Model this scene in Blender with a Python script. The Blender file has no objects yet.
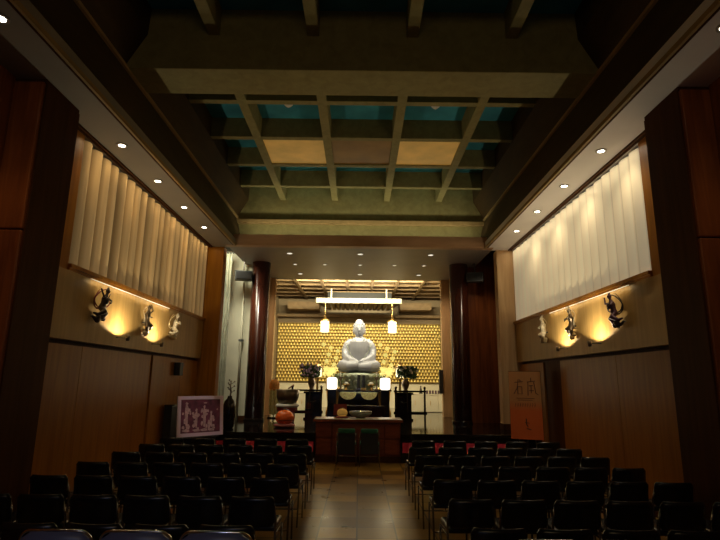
import bpy, bmesh, math, random
from mathutils import Vector, Matrix, Euler
random.seed(7)
C = bpy.context.scene.collection
PI = math.pi
SC = bpy.context.scene

# ------------------------------------------------------------------ helpers
class MB:
    def __init__(s): s.bm = bmesh.new()
    def box(s, x0, x1, y0, y1, z0, z1, m=None):
        vs = [s.bm.verts.new((x, y, z)) for x in (x0, x1) for y in (y0, y1) for z in (z0, z1)]
        if m is not None:
            for v in vs: v.co = m @ v.co
        a, b, c, d, e, f, g, h = vs
        for q in ((a, b, d, c), (e, g, h, f), (a, e, f, b), (c, d, h, g), (a, c, g, e), (b, f, h, d)):
            s.bm.faces.new(q)
        return s
    def quad(s, *ps):
        s.bm.faces.new([s.bm.verts.new(p) for p in ps]); return s
    def tube(s, pts, r, seg=8, cap=True):
        pts = [Vector(p) for p in pts]; n = len(pts)
        rr = r if isinstance(r, (list, tuple)) else [r] * n
        rings = []; up = None
        for i, p in enumerate(pts):
            t = (pts[min(i + 1, n - 1)] - pts[max(i - 1, 0)])
            if t.length < 1e-9: t = Vector((0, 0, 1))
            t.normalize()
            if up is None: up = Vector((0, 0, 1)) if abs(t.z) < .9 else Vector((1, 0, 0))
            a = t.cross(up)
            if a.length < 1e-6: a = t.cross(Vector((0, 1, 0)))
            a.normalize(); b = a.cross(t).normalized(); up = b
            rings.append([s.bm.verts.new(p + (a * math.cos(2 * PI * k / seg) + b * math.sin(2 * PI * k / seg)) * rr[i]) for k in range(seg)])
        for i in range(n - 1):
            for k in range(seg):
                s.bm.faces.new((rings[i][k], rings[i][(k + 1) % seg], rings[i + 1][(k + 1) % seg], rings[i + 1][k]))
        if cap:
            s.bm.faces.new(rings[0][::-1]); s.bm.faces.new(rings[-1])
        return s
    def lathe(s, prof, c=(0, 0, 0), seg=20, sx=1, sy=1, m=None, cap=True):
        c = Vector(c); rings = []
        for r, z in prof:
            ring = []
            for k in range(seg):
                p = Vector((r * sx * math.cos(2 * PI * k / seg), r * sy * math.sin(2 * PI * k / seg), z))
                if m is not None: p = m @ p
                ring.append(s.bm.verts.new(p + c))
            rings.append(ring)
        for i in range(len(prof) - 1):
            for k in range(seg):
                s.bm.faces.new((rings[i][k], rings[i][(k + 1) % seg], rings[i + 1][(k + 1) % seg], rings[i + 1][k]))
        if cap and prof[0][0] > 1e-4: s.bm.faces.new(rings[0][::-1])
        if cap and prof[-1][0] > 1e-4: s.bm.faces.new(rings[-1])
        return s
    def ball(s, c, r, seg=12, rings=8, m=None):
        r = r if isinstance(r, (list, tuple)) else (r, r, r)
        mm = Matrix.Translation(Vector(c)) @ (m if m is not None else Matrix()) @ Matrix.Diagonal((r[0], r[1], r[2], 1))
        bmesh.ops.create_uvsphere(s.bm, u_segments=seg, v_segments=rings, radius=1, matrix=mm)
        return s
    def poly(s, pts): 
        s.bm.faces.new([s.bm.verts.new(p) for p in pts]); return s
    def build(s, name, mat, parent=None, smooth=False, bevel=0, kind=None, loc=None):
        bmesh.ops.recalc_face_normals(s.bm, faces=s.bm.faces)
        me = bpy.data.meshes.new(name); s.bm.to_mesh(me); s.bm.free()
        me.materials.append(mat)
        if smooth:
            for p in me.polygons: p.use_smooth = True
        o = bpy.data.objects.new(name, me); C.objects.link(o)
        if parent is not None: o.parent = parent
        if loc is not None: o.location = loc
        if bevel:
            b = o.modifiers.new('bevel', 'BEVEL'); b.width = bevel; b.segments = 2; b.limit_method = 'ANGLE'
            if smooth is False: b.harden_normals = False
        if kind: o['kind'] = kind
        return o

def organic(mb, name, mat, parent=None, voxel=.02, smooth=4, loc=None):
    """fuse overlapping blobs into one continuous smooth skin"""
    me = bpy.data.meshes.new('t'); mb.bm.to_mesh(me); mb.bm.free()
    t = bpy.data.objects.new('t', me); C.objects.link(t)
    r = t.modifiers.new('r', 'REMESH'); r.mode = 'VOXEL'; r.voxel_size = voxel; r.use_smooth_shade = True
    if smooth:
        k = t.modifiers.new('s', 'SMOOTH'); k.iterations = smooth; k.factor = .5
    dg = bpy.context.evaluated_depsgraph_get()
    m2 = bpy.data.meshes.new_from_object(t.evaluated_get(dg)); m2.name = name
    bpy.data.objects.remove(t)
    m2.materials.clear(); m2.materials.append(mat)
    for p in m2.polygons: p.use_smooth = True
    o = bpy.data.objects.new(name, m2); C.objects.link(o)
    if parent is not None: o.parent = parent
    if loc is not None: o.location = loc
    return o

def tag(o, label, cat, group=None):
    o['label'] = label; o['category'] = cat
    if group: o['group'] = group
    return o
def thing(name, label, cat, loc=(0, 0, 0), rz=0, group=None):
    o = bpy.data.objects.new(name, None); C.objects.link(o); o.empty_display_size = .1
    o.location = loc; o.rotation_euler = (0, 0, rz)
    return tag(o, label, cat, group)
def kids(o): return [c for c in list(C.objects) if c.parent == o]
def copy_tree(o, kidmap, parent=None):
    c = o.copy(); C.objects.link(c)
    if parent is not None: c.parent = parent
    for ch in kidmap.get(o, []): copy_tree(ch, kidmap, c)
    return c
def make_kidmap(o):
    m = {}
    def rec(p):
        m[p] = [c for c in C.objects if c.parent == p]
        for c in m[p]: rec(c)
    rec(o); return m

# ------------------------------------------------------------------ materials
def newmat(name):
    m = bpy.data.materials.new(name); m.use_nodes = True
    nt = m.node_tree; b = nt.nodes['Principled BSDF']; return m, nt, b
def plain(name, col, rough=.5, metal=0, emit=None, es=0, noise=0, nscale=8, coat=0):
    m, nt, b = newmat(name)
    b.inputs['Roughness'].default_value = rough; b.inputs['Metallic'].default_value = metal
    b.inputs['Coat Weight'].default_value = coat
    b.inputs['Base Color'].default_value = (*col, 1)
    if noise:
        tc = nt.nodes.new('ShaderNodeTexCoord'); n = nt.nodes.new('ShaderNodeTexNoise')
        n.inputs['Scale'].default_value = nscale; n.inputs['Detail'].default_value = 5
        nt.links.new(tc.outputs['Object'], n.inputs['Vector'])
        r = nt.nodes.new('ShaderNodeValToRGB')
        r.color_ramp.elements[0].color = (*[c * (1 - noise) for c in col], 1)
        r.color_ramp.elements[1].color = (*[min(1, c * (1 + noise)) for c in col], 1)
        r.color_ramp.elements[0].position = .3; r.color_ramp.elements[1].position = .7
        nt.links.new(n.outputs['Fac'], r.inputs['Fac']); nt.links.new(r.outputs['Color'], b.inputs['Base Color'])
    if emit:
        b.inputs['Emission Color'].default_value = (*emit, 1); b.inputs['Emission Strength'].default_value = es
    return m
def wood(name, c1, c2, rough=.4, sc=(5, 5, .4), spec=.15):
    m, nt, b = newmat(name)
    tc = nt.nodes.new('ShaderNodeTexCoord'); mp = nt.nodes.new('ShaderNodeMapping')
    mp.inputs['Scale'].default_value = sc
    n = nt.nodes.new('ShaderNodeTexNoise'); n.inputs['Scale'].default_value = 2.2; n.inputs['Detail'].default_value = 6; n.inputs['Distortion'].default_value = .6
    r = nt.nodes.new('ShaderNodeValToRGB'); r.color_ramp.elements[0].position = .3; r.color_ramp.elements[1].position = .72
    r.color_ramp.elements[0].color = (*c1, 1); r.color_ramp.elements[1].color = (*c2, 1)
    L = nt.links.new
    L(tc.outputs['Object'], mp.inputs['Vector']); L(mp.outputs[0], n.inputs['Vector']); L(n.outputs['Fac'], r.inputs['Fac'])
    L(r.outputs['Color'], b.inputs['Base Color'])
    b.inputs['Roughness'].default_value = rough; b.inputs['Specular IOR Level'].default_value = spec
    bp = nt.nodes.new('ShaderNodeBump'); bp.inputs['Strength'].default_value = .06; bp.inputs['Distance'].default_value = .01
    L(n.outputs['Fac'], bp.inputs['Height']); L(bp.outputs[0], b.inputs['Normal'])
    return m

M = {}
M['wall_wood'] = wood('amber wood panelling', (.26, .095, .007), (.38, .15, .013), .36, spec=.12)
M['band_wood'] = wood('paler wood of the carving band', (.34, .20, .06), (.46, .28, .09), .4)
M['pillar_wood'] = wood('red brown pillar wood', (.16, .045, .014), (.34, .105, .028), .33)
M['pillar_dark'] = wood('dark pillar edge wood', (.06, .022, .007), (.09, .034, .011), .5, spec=.03)
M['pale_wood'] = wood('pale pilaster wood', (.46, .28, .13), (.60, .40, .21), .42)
M['red_wood'] = wood('red brown altar wood', (.15, .035, .013), (.25, .065, .022), .32, (1.5, 9, 9))
M['beam'] = wood('olive brown ceiling beams', (.235, .192, .075), (.31, .26, .105), .6, (3, 3, 3))
M['beam_dark'] = wood('dark brown fascia', (.05, .03, .012), (.075, .045, .018), .55, (3, .6, 3))
M['beam_edge'] = wood('light brown ledge', (.30, .20, .08), (.40, .26, .11), .5, (3, .6, 3))
M['prosc'] = wood('warm brown beam', (.38, .22, .12), (.5, .31, .18), .45, (.7, 3, 3))
M['teal'] = plain('teal ceiling boards', (.05, .30, .38), .7, noise=.35, nscale=1.2)
M['wood_lamp'] = plain('amber wooden ceiling panel', (.62, .36, .09), .5, noise=.2, nscale=2, emit=(.55, .30, .06), es=.22)  # light falling on the boards is put in as a glow
M['wood_lamp_off'] = plain('brown wooden ceiling panel', (.32, .17, .035), .5, noise=.2, nscale=2)  # same wood as the other boards, coloured darker because less light falls there
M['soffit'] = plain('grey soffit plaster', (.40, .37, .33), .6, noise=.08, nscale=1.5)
M['soffit_left'] = plain('dim brown grey soffit plaster', (.25, .215, .17), .6, noise=.08, nscale=1.5)  # same plaster on both sides; weaker light put into this darker tone
M['soffit_right'] = plain('pale lavender grey soffit plaster', (.74, .69, .66), .6, noise=.06, nscale=1.5)  # stronger light from the right curtain put into this paler tone
M['soffit_dark'] = plain('grey brown inner ceiling', (.22, .18, .15), .5, noise=.08, nscale=1.5)
M['plaster'] = plain('pale grey green plaster', (.64, .62, .46), .8, noise=.1, nscale=2)
M['cream'] = plain('cream panels', (.66, .59, .43), .5, noise=.05, nscale=2)
def m_column():
    m, nt, b = newmat('polished lacquered column')
    b.inputs['Base Color'].default_value = (.07, .018, .010, 1); b.inputs['Roughness'].default_value = .25
    b.inputs['Specular IOR Level'].default_value = 1; b.inputs['Anisotropic'].default_value = .95
    tg = nt.nodes.new('ShaderNodeTangent'); tg.direction_type = 'RADIAL'; tg.axis = 'Z'
    nt.links.new(tg.outputs[0], b.inputs['Tangent']); b.inputs['Anisotropic Rotation'].default_value = .25
    return m
M['column'] = m_column()
M['lacquer'] = plain('black lacquer', (.012, .009, .008), .10)
M['lacquer_red'] = plain('dark red brown lacquer', (.055, .014, .009), .14, coat=1)
M['vinyl'] = plain('black chair vinyl', (.010, .010, .012), .27)
M['vinyl_blue'] = plain('slate chair vinyl', (.13, .135, .22), .38)  # blue light from the entrance put into the vinyl colour
M['vinyl_green'] = plain('dark green chair vinyl', (.03, .24, .18), .4)
M['chrome'] = plain('chrome tube', (.24, .23, .21), .22, 1)
M['chrome_bright'] = plain('bright chrome', (.75, .75, .78), .15, 1)
M['steel_dark'] = plain('dark steel tube', (.16, .15, .14), .3, 1)
M['black'] = plain('matt black', (.01, .01, .01), .6)
M['dark_grey'] = plain('dark grey plastic', (.05, .06, .06), .5)
M['brass'] = plain('brass', (.75, .5, .18), .3, 1)
M['gold'] = plain('gilding', (1, .80, .28), .36, .6, emit=(1, .75, .2), es=.10)  # faint glow added to brighten the gold
M['gold_bright'] = plain('bright gilding', (1, .86, .35), .35, .5, emit=(1, .88, .25), es=.7)  # glints on the gold put in as a stronger glow
M['niche'] = plain('gilded niche boards', (.52, .38, .11), .55, .2, noise=.15, nscale=3)
M['inner_wall'] = plain('brown grey sanctuary wall', (.26, .19, .11), .6, noise=.12, nscale=2)
M['stone'] = plain('pale silver grey statue', (.27, .28, .345), .5, .05, noise=.08, nscale=4)
M['bronze_green'] = plain('grey green patina', (.32, .36, .30), .5, .3, noise=.3, nscale=14)
M['lens'] = plain('lit lamp lens', (1, 1, 1), .5, emit=(1, .90, .70), es=14)
M['lens_dim'] = plain('dim lamp lens', (1, 1, 1), .5, emit=(1, .90, .74), es=1.1)
M['lantern'] = plain('glowing lantern paper', (1, .95, .8), .6, emit=(1, .84, .46), es=1.8)
M['lamp_white'] = plain('white glowing lamp', (1, 1, 1), .6, emit=(1, .90, .68), es=2.2)
M['strip'] = plain('white light strip', (1, 1, 1), .6, emit=(1, .85, .55), es=.35)
M['orange'] = plain('vermilion lacquer', (1, .17, .03), .25, coat=.4)
M['orange_cloth'] = plain('orange brocade', (.80, .32, .06), .7, noise=.3, nscale=30)
M['yellow_cloth'] = plain('yellow brocade', (.95, .78, .36), .7, noise=.3, nscale=25)
M['pink_cloth'] = plain('crimson pink cloth', (.72, .05, .12), .75)
M['cushion'] = plain('dusty pink cushion', (.42, .12, .12), .7)
M['white_cloth'] = plain('white cloth', (.8, .78, .7), .7)
M['leaf'] = plain('dark green leaves', (.07, .13, .05), .55, noise=.4, nscale=20)
M['leaf_pale'] = plain('grey green leaves', (.20, .27, .13), .55, noise=.4, nscale=20)
M['flower_purple'] = plain('mauve blossoms', (.42, .31, .44), .6, noise=.4, nscale=30)
M['flower_white'] = plain('white blossoms', (.75, .72, .6), .6)
M['bronze'] = plain('bronze', (.16, .12, .08), .35, .8)
M['fig_dark'] = plain('black bronze figure', (.05, .035, .03), .35, .5)
M['fig_red'] = plain('dark red lacquer', (.22, .03, .025), .4)
M['fig_pale'] = plain('pale gilded wood', (.62, .52, .36), .5, .2, noise=.35, nscale=25)
M['fig_purple'] = plain('purple black carving', (.085, .035, .06), .4, .3)
M['fig_gold'] = plain('gilt clouds', (.7, .55, .3), .4, .6, noise=.3, nscale=30)
M['grey_curtain'] = plain('grey green drape', (.44, .45, .34), .8, noise=.2, nscale=5)

def m_floor():
    m, nt, b = newmat('brown stone floor tiles'); L = nt.links.new
    tc = nt.nodes.new('ShaderNodeTexCoord')
    br = nt.nodes.new('ShaderNodeTexBrick'); br.offset = 0; br.squash = 1
    br.inputs['Scale'].default_value = 1; br.inputs['Brick Width'].default_value = .45; br.inputs['Row Height'].default_value = .45
    br.inputs['Mortar Size'].default_value = .010; br.inputs['Color1'].default_value = (.15, .075, .015, 1)
    br.inputs['Color2'].default_value = (.52, .30, .065, 1); br.inputs['Mortar'].default_value = (.06, .035, .02, 1)
    n = nt.nodes.new('ShaderNodeTexNoise'); n.inputs['Scale'].default_value = 3.5; n.inputs['Detail'].default_value = 6
    mx = nt.nodes.new('ShaderNodeMix'); mx.data_type = 'RGBA'; mx.blend_type = 'MULTIPLY'; mx.inputs['Factor'].default_value = .7
    r = nt.nodes.new('ShaderNodeValToRGB'); r.color_ramp.elements[0].position = .3; r.color_ramp.elements[0].color = (.45, .42, .4, 1); r.color_ramp.elements[1].position = .7
    L(tc.outputs['Object'], br.inputs['Vector']); L(tc.outputs['Object'], n.inputs['Vector'])
    L(n.outputs['Fac'], r.inputs['Fac']); L(br.outputs['Color'], mx.inputs[6]); L(r.outputs['Color'], mx.inputs[7])
    L(mx.outputs[2], b.inputs['Base Color'])
    r2 = nt.nodes.new('ShaderNodeMapRange'); r2.inputs['To Min'].default_value = .22; r2.inputs['To Max'].default_value = .38
    L(n.outputs['Fac'], r2.inputs['Value']); L(r2.outputs[0], b.inputs['Roughness'])
    b.inputs['Specular IOR Level'].default_value = .28
    bp = nt.nodes.new('ShaderNodeBump'); bp.inputs['Strength'].default_value = .05; bp.inputs['Distance'].default_value = .01
    L(n.outputs['Fac'], bp.inputs['Height']); L(bp.outputs[0], b.inputs['Normal'])
    return m
M['floor'] = m_floor()

def m_curtain(name, col, es, streak):
    m, nt, b = newmat(name); L = nt.links.new
    tc = nt.nodes.new('ShaderNodeTexCoord'); mp = nt.nodes.new('ShaderNodeMapping'); mp.inputs['Scale'].default_value = (0.2, 1.1, .02)
    n = nt.nodes.new('ShaderNodeTexNoise'); n.inputs['Scale'].default_value = 1.6; n.inputs['Detail'].default_value = 3
    r = nt.nodes.new('ShaderNodeValToRGB'); r.color_ramp.elements[0].position = .35; r.color_ramp.elements[1].position = .65
    r.color_ramp.elements[0].color = (*[c * (1 - streak) for c in col], 1); r.color_ramp.elements[1].color = (*col, 1)
    L(tc.outputs['Object'], mp.inputs['Vector']); L(mp.outputs[0], n.inputs['Vector']); L(n.outputs['Fac'], r.inputs['Fac'])
    # shade between the pleats, painted into the fabric colour as dark bands
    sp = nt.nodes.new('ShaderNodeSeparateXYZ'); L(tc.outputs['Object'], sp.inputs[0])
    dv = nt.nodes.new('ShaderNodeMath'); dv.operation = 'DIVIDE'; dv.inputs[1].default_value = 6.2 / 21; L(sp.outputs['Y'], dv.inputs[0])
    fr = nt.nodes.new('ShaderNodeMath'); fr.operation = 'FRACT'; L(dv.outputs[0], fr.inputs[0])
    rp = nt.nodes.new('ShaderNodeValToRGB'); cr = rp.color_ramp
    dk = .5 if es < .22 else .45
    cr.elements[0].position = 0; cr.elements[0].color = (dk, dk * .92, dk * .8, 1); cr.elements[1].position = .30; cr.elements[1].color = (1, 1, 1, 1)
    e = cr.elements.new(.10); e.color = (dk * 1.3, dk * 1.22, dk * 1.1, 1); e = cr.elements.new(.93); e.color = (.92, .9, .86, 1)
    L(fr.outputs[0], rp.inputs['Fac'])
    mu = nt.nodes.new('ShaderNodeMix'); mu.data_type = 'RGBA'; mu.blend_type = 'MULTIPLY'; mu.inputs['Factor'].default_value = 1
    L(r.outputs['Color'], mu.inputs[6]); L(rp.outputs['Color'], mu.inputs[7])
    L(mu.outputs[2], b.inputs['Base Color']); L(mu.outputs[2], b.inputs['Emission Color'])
    b.inputs['Emission Strength'].default_value = es; b.inputs['Roughness'].default_value = .85  # glow added to the fabric to even out its lighting
    return m
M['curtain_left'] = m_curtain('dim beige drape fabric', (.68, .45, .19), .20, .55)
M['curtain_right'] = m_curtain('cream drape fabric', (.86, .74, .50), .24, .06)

# ------------------------------------------------------------------ camera
cam_d = bpy.data.cameras.new('camera'); cam = bpy.data.objects.new('camera', cam_d); C.objects.link(cam)
cam_d.sensor_width = 36; cam_d.lens = 26.0; cam_d.clip_start = .05
th = math.radians(12.05)
cam.matrix_world = Matrix.Translation((0, 0, 1.72)) @ Matrix.Rotation(PI / 2 + th, 4, 'X') @ Matrix.Rotation(.012, 4, 'Z')
SC.camera = cam

# ------------------------------------------------------------------ structure
def st(mb, name, mat, bevel=0, parent=None): return mb.build(name, M[mat], parent, bevel=bevel, kind='structure' if parent is None else None)

st(MB().box(-4.4, 4.4, -4, 23.6, -.2, 0), 'floor', 'floor')
for s, nm in ((-1, 'left'), (1, 'right')):
    def B(mb, x0, x1, *a): return mb.box(*((x0, x1) if s > 0 else (-x1, -x0)), *a)
    st(B(MB(), 4.1, 4.4, -4, 15.6, 0, 7.3), 'wall_' + nm, 'wall_wood')
    # lower panelling with open joints
    mb = MB()
    if s < 0: ys = [-3.9, -2, 0, 2, 4, 6.2, 7.6, 9.4, 10.25, 11.9, 13.1]
    else: ys = [-3.9, -2, 0, 2, 4, 6.2, 8.2, 10.5, 11.45, 13.1]
    for a, b in zip(ys, ys[1:]):
        d = .03 if (b - a) < 1 else 0
        if s > 0 and d:
            m2 = MB(); B(m2, 4.0 + d, 4.1, a + .006, b - .006, .1, 2.16); st(m2, 'wall_right_recess', 'pillar_dark'); continue
        B(mb, 4.0 + d, 4.1, a + .006, b - .006, .1, 2.16)
    st(mb, 'wall_%s_panelling' % nm, 'wall_wood')
    st(B(MB(), 3.96, 4.1, -3.9, 13.1, 0, .1), 'baseboard_' + nm, 'pillar_dark')
    st(B(MB(), 3.93, 4.1, 6.2, 13.1, 2.22, 3.14), 'wall_%s_band' % nm, 'band_wood')
    st(B(MB(), 4.06, 4.1, 6.2, 13.1, 2.16, 2.22), 'trim_1_' + nm, 'pillar_dark')  # dark strip added as the shadow line under the overhanging band
    mb = MB(); B(mb, 3.885, 4.1, 6.85, 13.1, 3.17, 3.225); B(mb, 3.91, 4.1, 6.85, 13.1, 3.14, 3.17)
    st(mb, 'trim_2_' + nm, 'wall_wood')
    st(B(MB(), 4.0, 4.1, -3.9, 5.42, 2.16, 5.1), 'wall_%s_near' % nm, 'pillar_wood')
    st(B(MB(), 3.94, 4.1, 6.2, 6.86, 3.14, 5.1), 'trim_3_' + nm, 'wall_wood')
    # soffit with thin metal strips
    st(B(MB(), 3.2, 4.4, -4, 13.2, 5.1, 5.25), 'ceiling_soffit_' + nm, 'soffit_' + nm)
    mb = MB(); B(mb, 3.18, 3.215, -4, 12.9, 5.06, 5.12); st(mb, 'trim_4_' + nm, 'beam_edge')
    mb = MB(); B(mb, 3.25, 3.27, -4, 12.9, 5.085, 5.1); B(mb, 3.84, 3.87, 6.2, 13.1, 5.07, 5.1); B(mb, 3.90, 3.92, 6.2, 13.1, 5.07, 5.1)
    st(mb, 'trim_5_' + nm, 'pillar_dark')
    # sloping fascia, ledge and upper wall
    mb = MB()
    mb.quad((s * 3.2, -4, 5.1), (s * 3.2, 13.9, 5.1), (s * 3.42, 13.9, 6.08), (s * 3.42, -4, 6.08))
    st(mb, 'wall_%s_fascia' % nm, 'beam_dark')
    st(B(MB(), 3.375, 3.46, -4, 13.85, 6.07, 6.12), 'trim_6_' + nm, 'beam_edge')
    mb = MB()
    mb.quad((s * 3.45, -4, 6.1), (s * 3.45, 13.9, 6.1), (s * 3.15, 13.9, 6.65), (s * 3.15, -4, 6.65)); mb.quad((s * 3.15, -4, 6.65), (s * 3.15, 13.9, 6.65), (s * 3.13, 13.9, 7.12), (s * 3.13, -4, 7.12))
    mb.quad((s * 3.45, -4, 6.1), (s * 3.45, 13.9, 6.1), (s * 3.7, 13.9, 6.1), (s * 3.7, -4, 6.1))
    st(mb, 'wall_%s_upper' % nm, 'beam_dark')

# coffered ceiling
st(MB().box(-3.5, 3.5, -4, 14, 7.08, 7.3), 'ceiling', 'teal')
BW = .085
k = 7
for x in (-2.175, -.725, .725, 2.175):
    for (y0, y1) in ((-4, 6.74), (7.4, 13.85)):
        st(MB().box(x - BW, x + BW, y0, y1, 6.65, 7.09), 'trim_%d' % (k + 1), 'beam', .008); k += 1
for y in (8.62, 10.06, 11.46, 12.82, -.8, .75, 2.3, 3.85, 5.35):
    st(MB().box(-3.14, 3.14, y - .07, y + .07, 6.655, 7.085), 'trim_%d' % (k + 1), 'beam', .008); k += 1
st(MB().box(-3.54, 3.54, 6.74, 7.42, 6.1, 7.2), 'trim_%d' % (k + 1), 'beam', .012); k += 1
# wooden boards closing three coffers
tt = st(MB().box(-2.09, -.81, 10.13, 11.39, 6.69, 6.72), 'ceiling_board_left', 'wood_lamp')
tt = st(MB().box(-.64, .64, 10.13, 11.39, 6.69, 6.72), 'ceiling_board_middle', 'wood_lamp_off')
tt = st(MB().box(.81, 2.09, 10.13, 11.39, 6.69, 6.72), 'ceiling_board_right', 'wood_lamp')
# far upper face, cove, beam
st(MB().box(-3.5, 3.5, 13.85, 14.1, 5.2, 7.3), 'wall_upper_far', 'beam')
mb = MB().box(-3.42, 3.42, 13.7, 13.86, 5.94, 6.04); mb.box(-3.42, 3.42, 13.76, 13.86, 6.04, 6.07)
st(mb, 'trim_%d' % (k + 1), 'beam_edge'); k += 1
st(MB().box(-3.45, 3.42, 12.9, 13.12, 5.09, 5.38), 'trim_%d' % (k + 1), 'prosc', .006); k += 1
st(MB().box(-3.43, 3.43, 13.12, 17.5, 5.1, 5.2), 'ceiling_inner', 'soffit_dark')
for s, nm in ((-1, 'left'), (1, 'right')):
    x0, x1 = sorted((s * 3.43, s * 4.1))
    st(MB().box(x0, x1, 13.2, 15.4, 5.5, 5.6), 'ceiling_side_' + nm, 'black')

# rear wall with glazed entrance
mb = MB().box(-4.4, -1.6, -4.2, -4, 0, 7.3); mb.box(1.6, 4.4, -4.2, -4, 0, 7.3); mb.box(-1.6, 1.6, -4.2, -4, 2.6, 7.3)
st(mb, 'wall_rear', 'pillar_wood')
M['daylight'] = plain('daylit entrance glass', (.5, .6, .8), .3, emit=(.45, .6, 1), es=.2)
w = st(MB().box(-1.6, 1.6, -4.16, -4.12, 0, 2.6), 'window_1', 'daylight')
mb = MB()
for x in (-1.6, -.84, -.04, .76, 1.52): mb.box(x, x + .08, -4.11, -4.0, 0, 2.6)
mb.box(-1.6, 1.6, -4.11, -4.0, 2.52, 2.6)
mb.build('window_frame', M['black'], w)

# raised platform of the sanctuary
mb = MB().box(-4.1, -.94, 11.8, 23.4, 0, .6); mb.box(.94, 4.1, 11.8, 23.4, 0, .6); mb.box(-.94, .94, 12.75, 23.4, 0, .6)
st(mb, 'floor_platform', 'lacquer')
mb = MB().box(-4.1, -.94, 11.755, 11.83, .55, .612); mb.box(.94, 4.1, 11.755, 11.83, .55, .612)
st(mb, 'trim_%d' % (k + 1), 'lacquer', .006); k += 1

# sanctuary front: side walls at the columns
st(MB().box(-4.1, -2.95, 15.3, 15.5, .6, 5.5), 'wall_front_left', 'plaster')
st(MB().box(-4.05, -3.0, 15.27, 15.3, .6, .72), 'baseboard_front_left', 'pillar_dark')
st(MB().box(2.95, 4.1, 15.3, 15.5, .6, 5.5), 'wall_front_right', 'pillar_wood')
for s, nm in ((-1, 'left'), (1, 'right')):
    def B(mb, x0, x1, *a): return mb.box(*((x0, x1) if s > 0 else (-x1, -x0)), *a)
    st(B(MB(), 3.02, 3.2, 15.5, 17.35, .6, 5.2), 'wall_passage_' + nm, 'pale_wood')
    st(B(MB(), 2.74 if s > 0 else 2.84, 3.02 if s > 0 else 3.1, 17.3, 17.55, .6, 5.1), 'trim_8_' + nm, 'pale_wood', .008)
    st(B(MB(), 3.02, 3.8, 17.4, 17.6, .6, 5.4), 'wall_inner_front_' + nm, 'pale_wood')
    st(B(MB(), 3.65, 3.85, 17.4, 23.4, .6, 5.6), 'wall_inner_' + nm, 'inner_wall')
st(MB().box(-3.8, 3.8, 23.3, 23.5, .6, 5.6), 'wall_back', 'inner_wall')
st(MB().box(-3.62, 3.62, 23.27, 23.3, 1.68, 4.24), 'wall_back_niches', 'niche')
st(MB().box(-3.65, 3.65, 23.25, 23.3, .6, 1.68), 'wall_back_dado', 'cream')
# inner ceiling grid
M['inner_board'] = plain('brown board between grid', (.10, .065, .035), .6)
st(MB().box(-3.8, 3.8, 17.5, 23.4, 5.55, 5.65), 'ceiling_sanctuary', 'inner_board')
M['grid'] = wood('tan lattice wood', (.21, .14, .075), (.29, .20, .11), .5, (2, 2, 2))
for x in (-2.37, -1.42, -.47, .47, 1.42, 2.37):
    st(MB().box(x - .05, x + .05, 17.6, 23.3, 5.3, 5.56), 'trim_%d' % (k + 1), 'grid'); k += 1
for y in (18.05, 18.9, 19.75, 20.6, 21.5, 22.4):
    st(MB().box(-3.65, 3.65, y - .05, y + .05, 5.305, 5.555), 'trim_%d' % (k + 1), 'grid'); k += 1
st(MB().box(-3.65, 3.65, 22.95, 23.3, 4.48, 4.60), 'trim_%d' % (k + 1), 'grid'); k += 1
for a, b in ((-3.1, -1.75), (1.75, 3.1)):
    st(MB().box(a, b, 22.3, 23.3, 4.74, 5.05), 'trim_%d' % (k + 1), 'grid'); k += 1

# ------------------------------------------------------------------ pillars and columns
for s, nm in ((-1, 'left'), (1, 'right')):
    t = thing('wooden_pillar', 'broad square red-brown wooden pillar at the near end of the %s wall' % nm, 'pillar', (s * 3.87, 5.8, 0), 0)
    mb = MB().box(-.2, .2, -.38, .38, 0, 3.28); mb.box(-.2, .2, -.38, .38, 3.295, 5.06); mb.build('shaft', M['pillar_wood'], t, bevel=.015)
    mb = MB().box(-.215, .215, -.36, .36, 5.05, 5.1); mb.build('cap', M['pillar_dark'], t)
    x = -s * .2
    mb = MB().box(min(x, x - s * .02), max(x, x - s * .02), -.34, .37, .1, 5.05); mb.build('side_board', M['pillar_dark'], t)
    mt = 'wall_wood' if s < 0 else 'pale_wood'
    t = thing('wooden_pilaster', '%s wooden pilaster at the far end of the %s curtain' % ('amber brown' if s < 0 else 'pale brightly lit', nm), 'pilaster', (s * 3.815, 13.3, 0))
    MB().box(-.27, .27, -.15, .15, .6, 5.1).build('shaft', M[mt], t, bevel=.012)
    MB().box(-.28, .28, -.17, .17, .6, .74).build('plinth', M['pillar_dark'], t)
    t = thing('round_column', 'tall round dark lacquered column on the %s side of the sanctuary opening' % nm, 'column', (s * 2.9, 15, .6))
    M_c = M['column']
    MB().lathe([(.265, .08), (.265, 4.5)], seg=40).build('shaft', M_c, t, smooth=True)
    MB().lathe([(.285, 0), (.285, .05), (.27, .09), (.2, .09)], seg=40).build('base', M['lacquer'], t)

# ------------------------------------------------------------------ wall curtains
for s, nm, lab in ((-1, 'left', 'dim golden beige pleated curtain high on the left wall'), (1, 'right', 'bright cream pleated curtain high on the right wall')):
    t = thing('wall_curtain', lab, 'curtain', (s * 4.02, 6.9, 3.24))
    bm = bmesh.new(); n = 21 * 12; prev = None
    L_ = 6.2
    for i in range(n + 1):
        u = i / n; ph = (u * 21) % 1
        wv = .08 * abs(math.sin(ph * PI)) ** .75 + .012 * math.sin(u * 97) if s < 0 else (.075 * (ph / .85) ** .7 if ph < .85 else .075 * (1 - ph) / .15)
        y = u * L_
        row = [bm.verts.new((-s * wv, y, z)) for z in (0, .9, 1.82)]
        if prev:
            for a in range(2): bm.faces.new((prev[a], row[a], row[a + 1], prev[a + 1]))
        prev = row
    mb = MB(); mb.bm.free(); mb.bm = bm
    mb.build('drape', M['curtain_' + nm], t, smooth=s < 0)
    mb = MB().box(-.03, .03, 0, L_, 1.815, 1.84); mb.build('curtain_rail', M['dark_grey'], t)

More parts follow.
